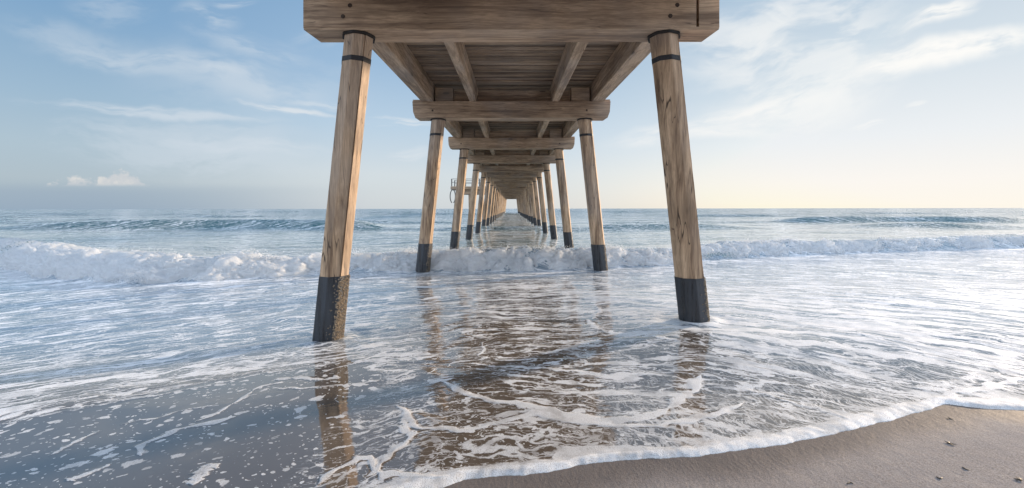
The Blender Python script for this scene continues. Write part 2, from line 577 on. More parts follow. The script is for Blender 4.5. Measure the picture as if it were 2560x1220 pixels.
def sea(x, y):
    d = shore_d(x, y)
    zs = sand_z(x, y)
    film = zs + .014 * (1 - np.exp(-np.clip(d, 0, None) / .035)) + .012 * np.clip(d, 0, None)
    film = np.where(d < 0, zs - .015, film)
    far = np.full_like(x, -.185)
    k = .03
    z = np.logaddexp(film / k, far / k) * k
    # distance-dependent cut-off of the small waves
    dy = np.minimum(np.maximum(y, 1.3) ** 2 * .0007, .012 * y)
    by = bore_y(x)
    back = sm(0.0, 3.0, y - by - 1.0)            # 1 behind the breaker
    inner = 1 - back
    # --- swash ripples
    r, th = streak_polar(x, y)
    wx = fbm(x * .55, y * .55, 3, 41) * .55
    rr_ = r + wx
    env = sm(.05, 1.2, d) * inner
    calm = region_calm(x, y)
    rip = .0075 * perlin(rr_ * 3.2, th * 2.8, 21) + .0055 * perlin(rr_ * 6.5, th * 4.6, 22) + .0028 * perlin(rr_ * 13, th * 9, 23) * sm(.05, .02, dy)
    rip += .0012 * perlin(rr_ * 27, th * 34, 24) * sm(.02, .008, dy)
    z = z + 1.25 * rip * env * (1 - .92 * calm) * (.72 + .5 * sm(3.6, 6.5, y)) * (.55 + .45 * sm(4, 9, y))
    z = z + env * .010 * perlin(x * .7, y * .7, 25)
    # local levels: lower at the west pile foot, higher at the east one
    z = z + (.135 * sm(.3, 2.6, x) - .085 * sm(-.3, -2.6, x)) * sm(3.3, 5, y) * sm(10, 7, y)
    # --- open water behind the breaker
    A = back * np.where(y > 0, 1, 0)
    wsum = 0
    for i, (lam, amp, st) in enumerate(((9, .16, 2.6), (4.5, .085, 2.4), (2.2, .045, 2.2), (1.1, .024, 2.0), (.55, .011, 1.8), (.28, .005, 1.6))):
        cut = sm(lam / 2.5, lam / 6, dy) if lam < 9 else 1.0
        n = perlin((x + .25 * y) / (lam * st), (y - .1 * x) / lam + .5 * perlin(x / (lam * 3), y / (lam * 3), 7), 60 + i)
        n = .6 * n + .4 * ((1 - 2 * np.abs(n)) - .4)
        wsum = wsum + amp * n * cut
    z = z + wsum * A * (.55 + .45 * sm(22, 34, y))
    # swell crests with steep faces toward the beach
    for yc, amp, seed, lam in ((37.0, .85, 81, 12), (50.0, .80, 82, 14), (66, .45, 83, 16), (88, .45, 84, 18), (118, .5, 85, 22), (160, .5, 86, 28), (220, .55, 87, 36)):
        yy = y - yc - 2.2 * perlin(x / 17, x * 0 + seed, seed) - .03 * np.abs(x)
        env2 = np.clip(.45 + .95 * perlin(x / (lam * 1.1), x * 0 + .5, seed + 20), 0.02, 1.1)
        if seed == 81: env2 = np.maximum(env2 * .55, .95 * sm(-10, -14, x) * sm(-52, -34, x)) + .5 * sm(6, 9, x) * sm(24, 15, x)
        if seed == 82: env2 = np.maximum(env2 * .6, 1.0 * sm(28, 38, x) * sm(70, 58, x))
        prof = np.where(yy < 0, np.exp(-(yy / 1.5) ** 2), np.exp(-(yy / 4.0) ** 2))
        z = z + amp * env2 * prof * A - .05 * A * np.exp(-((yy + 4.5) / 2.5) ** 2) * env2
    # body of the broken wave under its foam
    bz = bore_h(x); v = y - by
    prof = np.interp(v, [-.3, 0, .5, 1.0, 1.6, 2.6, 4.2, 6.5], [0, .05, .62, .92, .8, .45, .15, 0])
    z = z + (bz + .16) * prof
    # water heaped and scoured at the pile feet
    for i, sx, px, py in PB[:4]:
        q = np.hypot(x - px, y - py)
        z = z + (.014 * np.exp(-((q - .24) / .05) ** 2) * np.clip(.5 + (py - y) * 1.4, 0, 1) - .012 * np.exp(-((q - .40) / .09) ** 2)) * (1 if i == 0 else .8)
    return z, d, zs


CALM_EDGE = ptsw([(-700, 1130), (0, 1062), (250, 1010), (480, 955), (640, 921), (760, 905), (870, 893), (980, 940)], 0)


def region_calm(x, y):
    """smooth sheet on the west side, in front of the small inner step"""
    yb = np.interp(x, CALM_EDGE[:, 0], CALM_EDGE[:, 1]) + .05 * perlin(x * 2.3, y * 2.3, 13)
    return sm(.06, -.08, y - yb) * sm(-.6, -1.5, x)


# fan-shaped tessellation, fine near the beach and coarse out at sea
rows = [1.0]
while rows[-1] < 9000:
    y = rows[-1]
    st = .012 if y < 2.2 else (max(.0038, min(y * y * .0007, .012 * y)) if y < 300 else .02 * y)
    rows.append(y + st)
rows = np.array(rows)
un = np.concatenate([np.linspace(-2.6, -1.32, 70)[:-1], np.linspace(-1.32, 1.32, 800), np.linspace(1.32, 2.6, 70)[1:]])
Y2, U2 = np.meshgrid(rows, un, indexing='ij')
X2 = U2 * (Y2 + .4)
nr, nc = Y2.shape
x = X2.ravel(); y = Y2.ravel()
z, d, zs = sea(x, y)
near = y < 14

# ---- foam cover (where foam lies; the lace itself is in the material)
foam = np.zeros_like(x)
dn, yn, xn = d[near], y[near], x[near]
ff = np.zeros_like(xn)
ew = .085 + .05 * perlin(xn * 2.2, yn * 0, 55) + .03 * sm(.5, 2.5, xn) + .06 * sm(.3, -.6, xn)
edge = sm(ew * 1.5, ew * .55, dn) * sm(-.03, .0, dn)
ff = np.maximum(ff, edge * 1.25)
BANDS = [  # (pixels, half width m, strength)
    ([(985, 1012), (1030, 1062), (1062, 1078), (1130, 1083), (1200, 1076), (1262, 1060), (1300, 1046), (1340, 1040), (1420, 1052), (1500, 1066), (1580, 1077), (1650, 1072), (1720, 1062), (1800, 1040), (1860, 1012)], .045, 1.15),
    ([(1100, 950), (1150, 978), (1220, 1000), (1290, 1012), (1350, 1030), (1430, 1046), (1520, 1058), (1600, 1062)], .055, 1.05),
    ([(1560, 1062), (1640, 1044), (1700, 1010), (1730, 975), (1750, 950)], .06, .9),
    ([(1860, 980), (1960, 1010), (2050, 1030), (2120, 1060)], .04, .7),
    ([(2140, 860), (2230, 888), (2320, 915), (2365, 925), (2420, 935), (2500, 945), (2600, 960)], .05, .8),
    ([(2330, 1020), (2390, 1000), (2440, 992), (2500, 976), (2580, 968)], .05, 1.1),
    ([(2290, 985), (2350, 985), (2420, 970), (2500, 955)], .10, .7),
    ([(1000, 1045), (1010, 1080), (1040, 1100)], .05, .9),
    ([(1050, 1085), (1000, 1120), (975, 1145), (940, 1180), (900, 1200)], .026, .9),
    ([(800, 1220), (850, 1180), (890, 1150), (930, 1150), (925, 1180), (960, 1200), (1040, 1200), (1110, 1205)], .034, 1.0),
    ([(350, 1150), (365, 1110), (430, 1080), (520, 1060), (590, 1040)], .035, .95),
    ([(480, 1055), (540, 1030), (600, 995), (640, 965), (700, 945)], .022, .9),
    ([(160, 1215), (220, 1185), (285, 1155)], .03, .9),
    ([(480, 1220), (500, 1185), (540, 1170)], .04, .9),
    ([(120, 1140), (190, 1105), (265, 1070)], .022, .8),
    ([(300, 1060), (400, 1040), (470, 1020), (540, 1010)], .016, .75),
    ([(680, 940), (740, 930), (800, 938), (850, 930)], .05, .85),
    ([(700, 965), (780, 962), (880, 955), (960, 940)], .03, .8),
    ([(800, 920), (880, 895), (960, 868), (1040, 850)], .03, .8),
    ([(1200, 850), (1210, 870), (1190, 885)], .03, .8),
    ([(1160, 905), (1260, 915), (1350, 922), (1440, 934), (1520, 940)], .035, .85),
    ([(1470, 800), (1490, 830), (1560, 845), (1640, 860), (1700, 875)], .06, .8),
    ([(1480, 760), (1500, 780), (1480, 800)], .05, .8),
    ([(0, 1060), (250, 1008), (430, 972), (560, 945), (640, 921), (720, 905)], .03, .62),
]
wxn = .045 * perlin(xn * 4.1, yn * 4.1, 101) + .02 * perlin(xn * 9.7, yn * 9.7, 102)
wyn = .045 * perlin(xn * 4.1, yn * 4.1, 103) + .02 * perlin(xn * 9.7, yn * 9.7, 104)
lip = np.zeros_like(xn)
for pix, w, s in BANDS:
    P = ptsw(pix, .02)
    lo = P.min(0) - .4; hi = P.max(0) + .4
    sel = np.nonzero((xn > lo[0]) & (xn < hi[0]) & (yn > lo[1]) & (yn < hi[1]))[0]
    bd, par = poly_dist(xn[sel] + wxn[sel], yn[sel] + wyn[sel], P)
    ww = w * (.75 + .7 * perlin(par * 9, par * 0 + w * 100, 57))
    ww = np.maximum(ww, .25 * w) * sm(0, .10, par + .02) * sm(1.0, .9, par - .02)
    bm_ = (s * .88) * sm(1.45, .55, bd / np.maximum(ww, 1e-4))
    ff[sel] = np.maximum(ff[sel], bm_)
    lip[sel] = np.maximum(lip[sel], bm_ * .005)
# rings of foam at the pile feet
for i, sx, px, py in PB[:4]:
    q = np.hypot(xn - px, yn - py) + wxn * .7
    ff = np.maximum(ff, .62 * np.exp(-((q - .26) / .05) ** 2) * sm(.3, -.2, yn - py - .1) * (.6 + .6 * perlin(xn * 5, yn * 5, 59)))
foam[near] = ff
z[near] += lip * .8 + edge * .006 * (1 + .6 * perlin(xn * 14, yn * 14, 58)) * sm(0, .05, dn)
# loose lace density by area
r, th = streak_polar(x, y)
calm = region_calm(x, y)
by = bore_y(x)
back = sm(0.0, 2.5, y - by - .9)
dens = .46 + .20 * sm(-1.5, 1.8, x) * sm(9, 6, y) - .10 * sm(9, 12, y)
dens = dens + .18 * np.exp(-((y - by + .5) / .5) ** 2)
dens = dens - .19 * np.exp(-((x - .25) / 1.25) ** 2) * sm(7.5, 4.6, y)
dens = dens - .10 * sm(-1.5, -4, x) * sm(4, 6, y)
dens = dens + .14 * fbm(x * .6, y * .6, 2, 66)
dens = dens - .16 * sm(.9, .45, d) * sm(.4, 1.0, x) + .22 * sm(.30, .08, d)
dens = np.where(y - by > 0, .30, dens)
dens = dens * (1 - calm * .999)
dens = np.maximum(dens - .22 * np.exp(-((x - 1.95) / .34) ** 2) * sm(5.4, 4.9, y) - .16 * np.exp(-((x + 2.35 - (11.6 - y) * .225) / .40) ** 2) * sm(12, 11, y), 0)  # lace thinned in the shape of the pile reflections
blob = calm + (1 - calm) * 1.0 * np.exp(-((x + .1) / 1.4) ** 2) * sm(4.2, 3.1, y) + .35 * sm(.5, .15, d)
dragz = sm(.1, .9, x) * sm(1.5, .25, d) * sm(.0, .05, d)
blob = np.clip(blob, 0, 1) * sm(7, 5, y)
deep = sm(0.02, .55, (z * 0 + .185 * 0) + (np.clip(y - 6, 0, None) * .06)) * (1 - 0) 
deep = np.clip(sm(-.5, 1.5, y - by) * .6 + sm(14, 24, y) * .4, 0, 1)
# foam sheets left behind the breaker
tail = np.clip(1 - (y - by - 1.2) / 5.0, 0, 1) * (y > by) * .35
# pile reflections painted in: pale water tone taken out along their streaks
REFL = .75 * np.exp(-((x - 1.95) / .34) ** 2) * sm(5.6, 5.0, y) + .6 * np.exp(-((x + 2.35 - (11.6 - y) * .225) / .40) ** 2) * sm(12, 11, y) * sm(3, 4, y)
aer_refl = np.clip(sm(4.0, 6.6, y + .6 * np.clip(x - .6, 0, 1.6) + .8 * sm(-2, -4, x)) - .8 * np.exp(-((x - .2) / 1.7) ** 2) * sm(12, 9, y) - REFL, 0, 1) * sm(3.0, .5, y - by) * (1 - calm) + .24 * calm * sm(-1.5, -2.8, x)  # pier reflection in the middle and sky blue on the calm sheet painted too
rgh = .03 + .05 * sm(12, 60, y) + .08 * sm(60, 400, y)
flow = np.stack([r + .12 * fbm(x * .8, y * .8, 3, 44), th * 3.6, x * 0], 1)
P = np.stack([x, y, z], 1)
keep = (d > -.045) | (y > 6)


def sea_material():
    m, t = new_mat('sea_water')
    t.n.remove(t.p)
    geo = t.N('ShaderNodeNewGeometry').outputs['Position']
    flow = t.attr('flow', 'Vector')
    foamA, dens, blob, deep, rgh, backA, tail = (t.attr(k) for k in ('foam', 'dens', 'blob', 'deep', 'rgh', 'back', 'tail'))
    p2 = t.mapping(geo, (1, 1, 0))
    warp = t.vmath('MULTIPLY', t.vmath('SUBTRACT', t.noise(p2, 5, 3, .55, out='Color'), (.5, .5, .5)), (.16, .16, 0))
    warp2 = t.vmath('MULTIPLY', t.vmath('SUBTRACT', t.noise(p2, 1.7, 2, .5, out='Color'), (.5, .5, .5)), (.5, .5, 0))
    pw = t.vmath('ADD', p2, warp)
    fl = t.vmath('ADD', flow, warp)
    # net of foam threads, drawn out along the arcs
    aer_refl = t.attr('aer_refl')
    wv = t.noise(p2, 2.4, 2, .5)
    def ridge(sc, off, det): return t.math('ABSOLUTE', t.math('SUBTRACT', t.noise(t.vmath('ADD', t.mapping(fl, sc, off), warp2), 1.0, det, .5, dim='2D'), .5))
    r1 = ridge((4.0, 1.5, 0), (0, 0, 0), 2.5)
    r2 = ridge((9.0, 3.0, 0), (5, 2, 0), 2)
    streak = t.noise(t.mapping(fl, (9, .8, 0)), 1.0, 5, .62)
    streak2 = t.noise(t.mapping(fl, (30, 1.7, 0)), 1.0, 4, .6)
    drag = t.noise(t.mapping(pw, (46, 6, 0), rot=(0, 0, R(8))), 1.0, 3, .6)
    grainf = t.noise(pw, 42, 4, .65)
    bub = t.noise(p2, 150, 2, .6)
    gz = t.math('MULTIPLY', t.math('SUBTRACT', grainf, .5), .06)
    w1 = t.math('MULTIPLY', t.math('MULTIPLY', dens, t.mrange(wv, .36, .66, .15, 1.7)), .075)
    l1 = t.math('SUBTRACT', 1.0, t.mrange(t.math('ADD', r1, gz), t.math('MULTIPLY', w1, .6), t.math('ADD', w1, .006)))
    w2 = t.math('MULTIPLY', t.math('MULTIPLY', dens, t.mrange(wv, .66, .36, .1, 1.5)), .05)
    l2 = t.math('SUBTRACT', 1.0, t.mrange(t.math('ADD', r2, gz), t.math('MULTIPLY', w2, .5), t.math('ADD', w2, .008)))
    r3 = ridge((19, 7.5, 0), (2, 9, 0), 2)
    w3 = t.math('MULTIPLY', t.math('MULTIPLY', dens, t.mrange(t.noise(p2, 3.1, 2), .42, .62, 0, 1.5)), .055)
    l3 = t.math('SUBTRACT', 1.0, t.mrange(t.math('ADD', r3, t.math('MULTIPLY', gz, 1.2)), t.math('MULTIPLY', w3, .5), t.math('ADD', w3, .008)))
    patch = t.noise(t.vmath('ADD', t.mapping(fl, (4.8, 1.15, 0), (11, 4, 0)), warp2), 1.0, 5, .58, dim='2D')
    pt = t.math('SUBTRACT', .84, t.math('MULTIPLY', dens, .50))
    pa = t.mrange(patch, pt, t.math('ADD', pt, .05))
    thr = t.math('SUBTRACT', .86, t.math('MULTIPLY', dens, .52))
    sv = t.math('ADD', t.math('MULTIPLY', streak, .6), t.math('MULTIPLY', streak2, .4))
    st = t.mrange(sv, thr, t.math('ADD', thr, .09))
    dg = t.math('MULTIPLY', t.mrange(drag, .47, .60), t.math('MULTIPLY', t.attr('dragz'), t.mrange(wv, .38, .6, .35, 1)))
    gate = t.mrange(dens, .02, .15)
    lac = t.math('MAXIMUM', t.math('MULTIPLY', l1, .92), t.math('MULTIPLY', l2, .8))
    lac = t.math('MAXIMUM', lac, t.math('MULTIPLY', l3, .72))
    lac = t.math('MAXIMUM', lac, t.math('MULTIPLY', st, .8))
    lac = t.math('MAXIMUM', lac, t.math('MULTIPLY', pa, .92))
    lac = t.math('MAXIMUM', t.math('MULTIPLY', lac, gate), t.math('MULTIPLY', dg, .85))
    # separate floating foam patches, each its own size
    def blobs(sc, off, lo, hi):
        q = t.vmath('ADD', t.mapping(fl, (sc, sc * 1.0, 0), off), (0, 0, 0))
        vn = t.N('ShaderNodeTexVoronoi', voronoi_dimensions='2D'); t.put(vn.inputs['Vector'], q); vn.inputs['Scale'].default_value = 1
        sc_ = t.N('ShaderNodeSeparateColor'); t.put(sc_.inputs[0], vn.outputs['Color'])
        rad = t.math('MULTIPLY', t.math('POWER', sc_.outputs[0], 2.5), hi)
        rad = t.math('MULTIPLY', rad, t.mrange(sc_.outputs[1], lo, lo + .05))
        dd = t.math('ADD', vn.outputs['Distance'], t.math('MULTIPLY', t.math('SUBTRACT', grainf, .5), .30))
        return t.math('SUBTRACT', 1.0, t.mrange(dd, t.math('SUBTRACT', rad, .06), rad))
    bsel = t.mrange(t.noise(p2, 1.6, 2), .40, .60, .45, 1)
    b1 = blobs(9, (0, 0, 0), .48, .44)
    b2 = blobs(20, (3, 8, 0), .56, .46)
    b3 = blobs(44, (1, 5, 0), .66, .48)
    bl = t.math('MULTIPLY', t.math('MAXIMUM', t.math('MAXIMUM', b1, t.math('MULTIPLY', b2, .9)), t.math('MULTIPLY', b3, .8)), t.math('MULTIPLY', blob, bsel))
    bl = t.mrange(bl, .25, .55)
    # banked foam
    fa = t.math('ADD', foamA, t.math('ADD', t.math('MULTIPLY', t.math('SUBTRACT', grainf, .5), .9), t.math('MULTIPLY', t.math('SUBTRACT', t.noise(pw, 13, 3, .6), .5), 1.35)))
    fa = t.mrange(fa, .42, .66)
    # bubbly texture holes
    tl = t.math('MULTIPLY', t.mrange(streak, .45, .62), tail)
    F_ = t.math('MAXIMUM', t.math('MAXIMUM', lac, bl), t.math('MAXIMUM', fa, tl))
    cell = t.voro(pw, 95, dim='2D')
    holes = t.math('MULTIPLY', t.mrange(bub, .30, .52, .70, 1.0), t.mrange(cell, .10, .32, .62, 1.0))
    holes = t.math('MULTIPLY', holes, t.math('SUBTRACT', 1.0, t.math('MULTIPLY', t.math('MULTIPLY', blob, t.mrange(foamA, 1.0, 1.2, 1, 0)), .26)))
    F_ = t.math('MULTIPLY', F_, t.mrange(t.noise(pw, 4.5, 3, .6), .36, .56, .66, 1.0))
    F_ = t.math('MULTIPLY', F_, holes, clamp=True)
    # water body: wet sand seen through the film, green-blue farther out
    sand = t.mix(t.noise(p2, 3, 4, .6), (.108, .087, .069), (.145, .117, .093))
    body = t.mix(t.math('MULTIPLY', aer_refl, .75), sand, (.18, .285, .39))
    body = t.mix(deep, body, (.010, .082, .092))
    rp = t.noise(t.mapping(fl, (14, 4.5, 0)), 1.0, 4, .55)
    cap = t.noise(t.mapping(geo, (1.2, 2.6, 0)), 1.5, 6, .6)
    hh = t.math('ADD', t.math('MULTIPLY', rp, t.math('SUBTRACT', 1.0, backA)), t.math('MULTIPLY', cap, 0.0))
    hh = t.math('MULTIPLY', hh, t.math('SUBTRACT', 1.0, t.math('MULTIPLY', blob, .88)))
    nb = t.bump(hh, .34, .012)
    cap2 = t.noise(t.mapping(geo, (.5, 1.15, 0)), 1.0, 6, .62)
    nb = t.bump(cap2, t.attr('chop'), .05, nb)
    tilt = t.vmath('SUBTRACT', t.noise(t.mapping(geo, (.55, 1.3, 0), (40, 7, 0)), 1.0, 6, .66, out='Color'), (.5, .5, .5))
    tilt = t.vmath('ADD', t.vmath('MULTIPLY', tilt, (.34, .66, 0)), (0, -.15, 0))
    tsc = t.N('ShaderNodeVectorMath', operation='SCALE'); t.put(tsc.inputs[0], tilt); t.put(tsc.inputs['Scale'], t.attr('chop'))
    nb = t.vmath('NORMALIZE', t.vmath('ADD', nb, tsc.outputs[0]))
    wat = t.N('ShaderNodeBsdfPrincipled')
    t.put(wat.inputs['Base Color'], body); t.put(wat.inputs['Roughness'], rgh); t.put(wat.inputs['IOR'], t.mrange(deep, .1, .9, 2.15, 1.33))
    t.put(wat.inputs['Normal'], nb)
    fo = t.N('ShaderNodeBsdfPrincipled')
    fo.inputs['Base Color'].default_value = (.88, .905, .94, 1); fo.inputs['Roughness'].default_value = .75
    t.put(fo.inputs['Normal'], t.bump(t.math('ADD', t.math('MULTIPLY', F_, 1.0), t.math('MULTIPLY', bub, .35)), .35, .012))
    mx = t.N('ShaderNodeMixShader'); t.put(mx.inputs[0], F_)
    t.l.new(wat.outputs[0], mx.inputs[1]); t.l.new(fo.outputs[0], mx.inputs[2])
    t.l.new(mx.outputs[0], t.out.inputs[0])
    return m


SEA = sea_material()
me = grid_mesh('sea', P, nr, nc, keep, dict(foam=foam, dens=dens, blob=blob, deep=deep, rgh=rgh, back=back, tail=tail, chop=back * (.34 + .66 * sm(34, 110, y)), aer_refl=aer_refl, dragz=dragz, flow=flow))
me.materials.append(SEA)
sea_o = link('sea', me)
tag(sea_o, 'blue green sea running up the beach as a thin foamy sheet', 'sea', kind='structure')

# ------------------------------------------------------------------ sand
xs = np.concatenate([-np.geomspace(400, 7, 40), np.linspace(-6.9, 7.5, 720), np.geomspace(7.6, 400, 40)])
ys = np.concatenate([-np.geomspace(300, 1, 40), np.linspace(-.9, 1.6, 40), np.linspace(1.62, 4.6, 240), np.linspace(4.7, 26, 80)])
YY, XX = np.meshgrid(ys, xs, indexing='ij')
sx_, sy_ = XX.ravel(), YY.ravel()
zz = sand_z(sx_, np.maximum(sy_, -8)) + .0015 * fbm(sx_ * 9, sy_ * 9, 2, 77) * (np.abs(sx_) < 8)
dsh = shore_d(sx_, sy_)
zz = zz - .24 * sm(.06, 1.3, dsh)
wet = sm(-.55, -.02, dsh + .10 * perlin(sx_ * 1.3, sy_ * 1.3, 78))
me = grid_mesh('beach', np.stack([sx_, sy_, zz], 1), len(ys), len(xs), None, dict(wet=wet))


def sand_material():
    m, t = new_mat('wet_sand')
    geo = t.N('ShaderNodeNewGeometry').outputs['Position']
    wet = t.attr('wet')
    n1 = t.noise(geo, 2.2, 4, .6); n2 = t.noise(geo, 130, 4, .75); n3 = t.noise(t.mapping(geo, (1, .55, 1), rot=(0, 0, R(-35))), 46, 4, .65)
    col = t.mix(n1, (.335, .312, .310), (.415, .390, .388))
    col = t.mix(t.mrange(n2, .40, .66, 0, .6), col, (.12, .098, .088))
    sp = t.mrange(t.noise(geo, 170, 1), .68, .74)
    col = t.mix(t.math('MULTIPLY', sp, .8), col, (.72, .66, .60))
    col = t.mix(t.mrange(wet, .3, 1, 0, .62), col, (.085, .07, .062))
    t.put(t.p.inputs['Base Color'], col)
    t.put(t.p.inputs['Roughness'], t.mrange(wet, 0, 1, .9, .6)); t.p.inputs['Specular IOR Level'].default_value = .08
    h = t.math('ADD', t.math('MULTIPLY', n3, .8), t.math('MULTIPLY', n2, .35))
    h = t.math('ADD', h, t.math('MULTIPLY', sp, .5))
    t.put(t.p.inputs['Normal'], t.bump(h, .75, .009))
    return m


me.materials.append(sand_material())
tag(link('beach', me), 'smooth wet brown sand at the edge of the swash', 'beach', kind='structure')

# ------------------------------------------------------------------ broken wave
def foam_mat(name='white_foam'):
    m, t = new_mat(name)
    t.n.remove(t.p)
    geo = t.N('ShaderNodeNewGeometry').outputs['Position']
    n = t.noise(geo, 14, 5, .65); n2 = t.noise(geo, 45, 3, .6)
    thin = t.attr('thin')
    di = t.N('ShaderNodeBsdfPrincipled'); di.inputs['Roughness'].default_value = .7
    c = t.mix(t.mrange(n, .35, .65), (.90, .93, .96), (.94, .96, .985))
    tm = t.mrange(t.math('ADD', thin, t.math('MULTIPLY', t.math('SUBTRACT', n, .5), 1.5)), .40, .75)
    c = t.mix(tm, c, (.16, .25, .28))
    t.put(di.inputs['Base Color'], c)
    t.put(di.inputs['Roughness'], t.mrange(tm, 0, 1, .75, .12))
    t.put(di.inputs['Normal'], t.bump(t.math('ADD', n, t.math('MULTIPLY', n2, .5)), t.mrange(tm, 0, 1, .7, .15), .05))
    tr = t.N('ShaderNodeBsdfTranslucent'); tr.inputs[0].default_value = (.95, .96, .97, 1)
    mx = t.N('ShaderNodeMixShader'); t.put(mx.inputs[0], t.mrange(tm, 0, 1, .6, 0))
    t.l.new(di.outputs[0], mx.inputs[1]); t.l.new(tr.outputs[0], mx.inputs[2]); t.l.new(mx.outputs[0], t.out.inputs[0])
    return m


FOAM = foam_mat()
ns, nv = 1700, 110
sxs = np.linspace(-34, 40, ns)
vv = np.linspace(0, 1, nv)
prof_o = np.interp(vv, [0, .06, .16, .30, .46, .60, .74, .86, 1], [-.10, -.03, .06, .20, .42, .72, 1.1, 1.7, 2.6])
prof_h = np.interp(vv, [0, .06, .16, .30, .46, .60, .74, .86, 1], [-.10, .06, .32, .60, .84, .98, 1.0, .72, .10])
Sx, Vv = np.meshgrid(sxs, vv, indexing='ij')
Oo = np.broadcast_to(prof_o, Sx.shape); Hh = np.broadcast_to(prof_h, Sx.shape)
arc = np.cumsum(np.hypot(np.diff(prof_o, prepend=prof_o[0]), .55 * np.diff(prof_h, prepend=prof_h[0])))
Aa = np.broadcast_to(arc, Sx.shape)
hb = bore_h(Sx) + .17
wob = fbm(Sx * .9, Aa * .9, 3, 201)
lump = .0
for f_, a_, sd, ab in ((1.1, .14, 1, .3), (2.6, .11, 2, .6), (5.7, .07, 3, .7), (12, .048, 4, .6), (25, .027, 5, .5), (47, .014, 6, .4)):
    p_ = perlin(Sx * f_ + wob * .8, Aa * f_ * .8 + wob * .6, 210 + sd)
    lump = lump + a_ * (ab * (np.abs(p_) * 2 - .45) + (1 - ab) * p_)
gx = np.gradient(bore_y(sxs), sxs)[:, None]
nn = np.sqrt(1 + gx ** 2)
t_o = np.gradient(prof_o); t_h = np.gradient(prof_h) * .55
tl_ = np.hypot(t_o, t_h); n_o = -t_h / tl_; n_h = t_o / tl_
fade = sm(0, .05, Vv) * sm(1, .84, Vv)
front = .45 + .55 * sm(.75, .4, Vv)
off = Oo * (hb / .55) + lump * n_o * fade * front + .12 * wob * fade
hh_ = Hh * hb * .93 - .16 + lump * n_h * fade * front
# jets thrown up along the crest
jet = np.clip(perlin(Sx * 2.1, Sx * 0 + 3, 231), 0, 1) ** 2 * np.clip(perlin(Sx * 9, Aa * 5, 232) + .35, 0, 1)
hh_ = hh_ + jet * .5 * np.exp(-((Vv - .62) / .09) ** 2)
bx_ = Sx - gx / nn * off * .6
by_ = bore_y(Sx) + off / nn
thin = .10 + .75 * sm(.68, .95, Vv) + .25 * fbm(Sx * .5, Aa * .8, 2, 240)
thin = thin + .30 * sm(-14.5, -17, Sx) * sm(.1, .4, Vv) + .55 * np.exp(-((Sx - 7.3) / 1.0) ** 2) * sm(.45, .2, Vv) + .35 * np.exp(-((Sx - 12.0) / .8) ** 2) * sm(.4, .2, Vv)
P = np.stack([bx_.ravel(), by_.ravel(), hh_.ravel()], 1)
me = grid_mesh('breaking_wave', P, ns, nv, None, dict(thin=thin.ravel()))
me.materials.append(FOAM)
bw = link('breaking_wave', me)
tag(bw, 'long white broken wave tumbling toward the beach between the piles', 'wave', kind='stuff')


# spray: separate drops flung off the face, the crest and the foot
def spray():
    rr = np.random.RandomState(4)
    base = np.array([(1, 0, 0), (-1, 0, 0), (0, 1, 0), (0, -1, 0), (0, 0, 1), (0, 0, -1)], float)
    fc = np.array([(0, 2, 4), (2, 1, 4), (1, 3, 4), (3, 0, 4), (2, 0, 5), (1, 2, 5), (3, 1, 5), (0, 3, 5)])
    PX, PY, PZ = (P.reshape(ns, nv, 3)[..., k] for k in range(3))
    out = []; rad = []
    i0, i1 = np.searchsorted(sxs, -19), np.searchsorted(sxs, 26)
    n = 30000
    si = rr.randint(i0, i1, n); vi = (rr.beta(1.7, 2.0, n) * nv * .86).astype(int)
    keep_ = rr.rand(n) < .45 + .55 * np.clip(perlin(sxs[si] * 1.6, vi * .05, 303) + .4, 0, 1)
    si, vi = si[keep_], vi[keep_]
    e = rr.exponential(1, len(si)) * (.012 + .05 * np.exp(-((vi / nv - .6) / .16) ** 2))
    no = -t_h[vi] / tl_[vi]; nh = t_o[vi] / tl_[vi]
    out.append(np.stack([PX[si, vi] + rr.normal(0, .02, len(si)), PY[si, vi] + no * e, PZ[si, vi] + np.abs(nh) * e], 1))
    rad.append(rr.uniform(.0035, .011, len(si)))
    # plumes
    for x0, n, w, hgt, v0 in ((-8.9, 900, .45, .30, .10), (-2.95, 500, .16, .26, .62), (-1.5, 550, .22, .24, .12), (-4.6, 400, .3, .22, .6), (-6.6, 400, .3, .2, .6),
                              (3.0, 400, .25, .2, .6), (8.8, 500, .4, .2, .6), (10.5, 450, .4, .18, .6), (1.0, 350, .2, .18, .6), (5.6, 300, .2, .2, .55), (15, 300, .5, .18, .6), (20, 300, .6, .2, .6)):
        xx = x0 + rr.normal(0, w, n); u_ = rr.rand(n) ** 1.7
        si = np.clip(np.searchsorted(sxs, xx), 0, ns - 1); vi = np.full(n, int(v0 * nv))
        out.append(np.stack([xx + rr.normal(0, .06, n) * (1 + u_), PY[si, vi] + rr.normal(0, .08, n), PZ[si, vi] + u_ * hgt * np.exp(-((xx - x0) / w) ** 2 * .6)], 1))
        rad.append(rr.uniform(.004, .016, n) * (1.2 - u_ * .7))
    cs = np.concatenate(out); rs = np.concatenate(rad); n = len(cs)
    V = (cs[:, None, :] + base[None] * (rs[:, None, None] * rr.uniform(.7, 1.3, (n, 6, 1)))).reshape(-1, 3)
    Fq = (fc[None] + (np.arange(n) * 6)[:, None, None]).reshape(-1)
    me = bpy.data.meshes.new('sea_spray')
    me.vertices.add(len(V)); me.vertices.foreach_set('co', V.astype(np.float32).ravel())
    me.loops.add(len(Fq)); me.loops.foreach_set('vertex_index', Fq.astype(np.int32))
    me.polygons.add(len(Fq) // 3); me.polygons.foreach_set('loop_start', np.arange(0, len(Fq), 3, dtype=np.int32))
    me.update(calc_edges=True)
    me.materials.append(FOAM)
    return me


tag(link('sea_spray', spray()), 'fine white drops thrown up along the broken wave', 'spray', kind='stuff')

# ------------------------------------------------------------------ scraps on the sand
WEED = plain('seaweed', (.12, .10, .075), .55, .4, 50, .5)


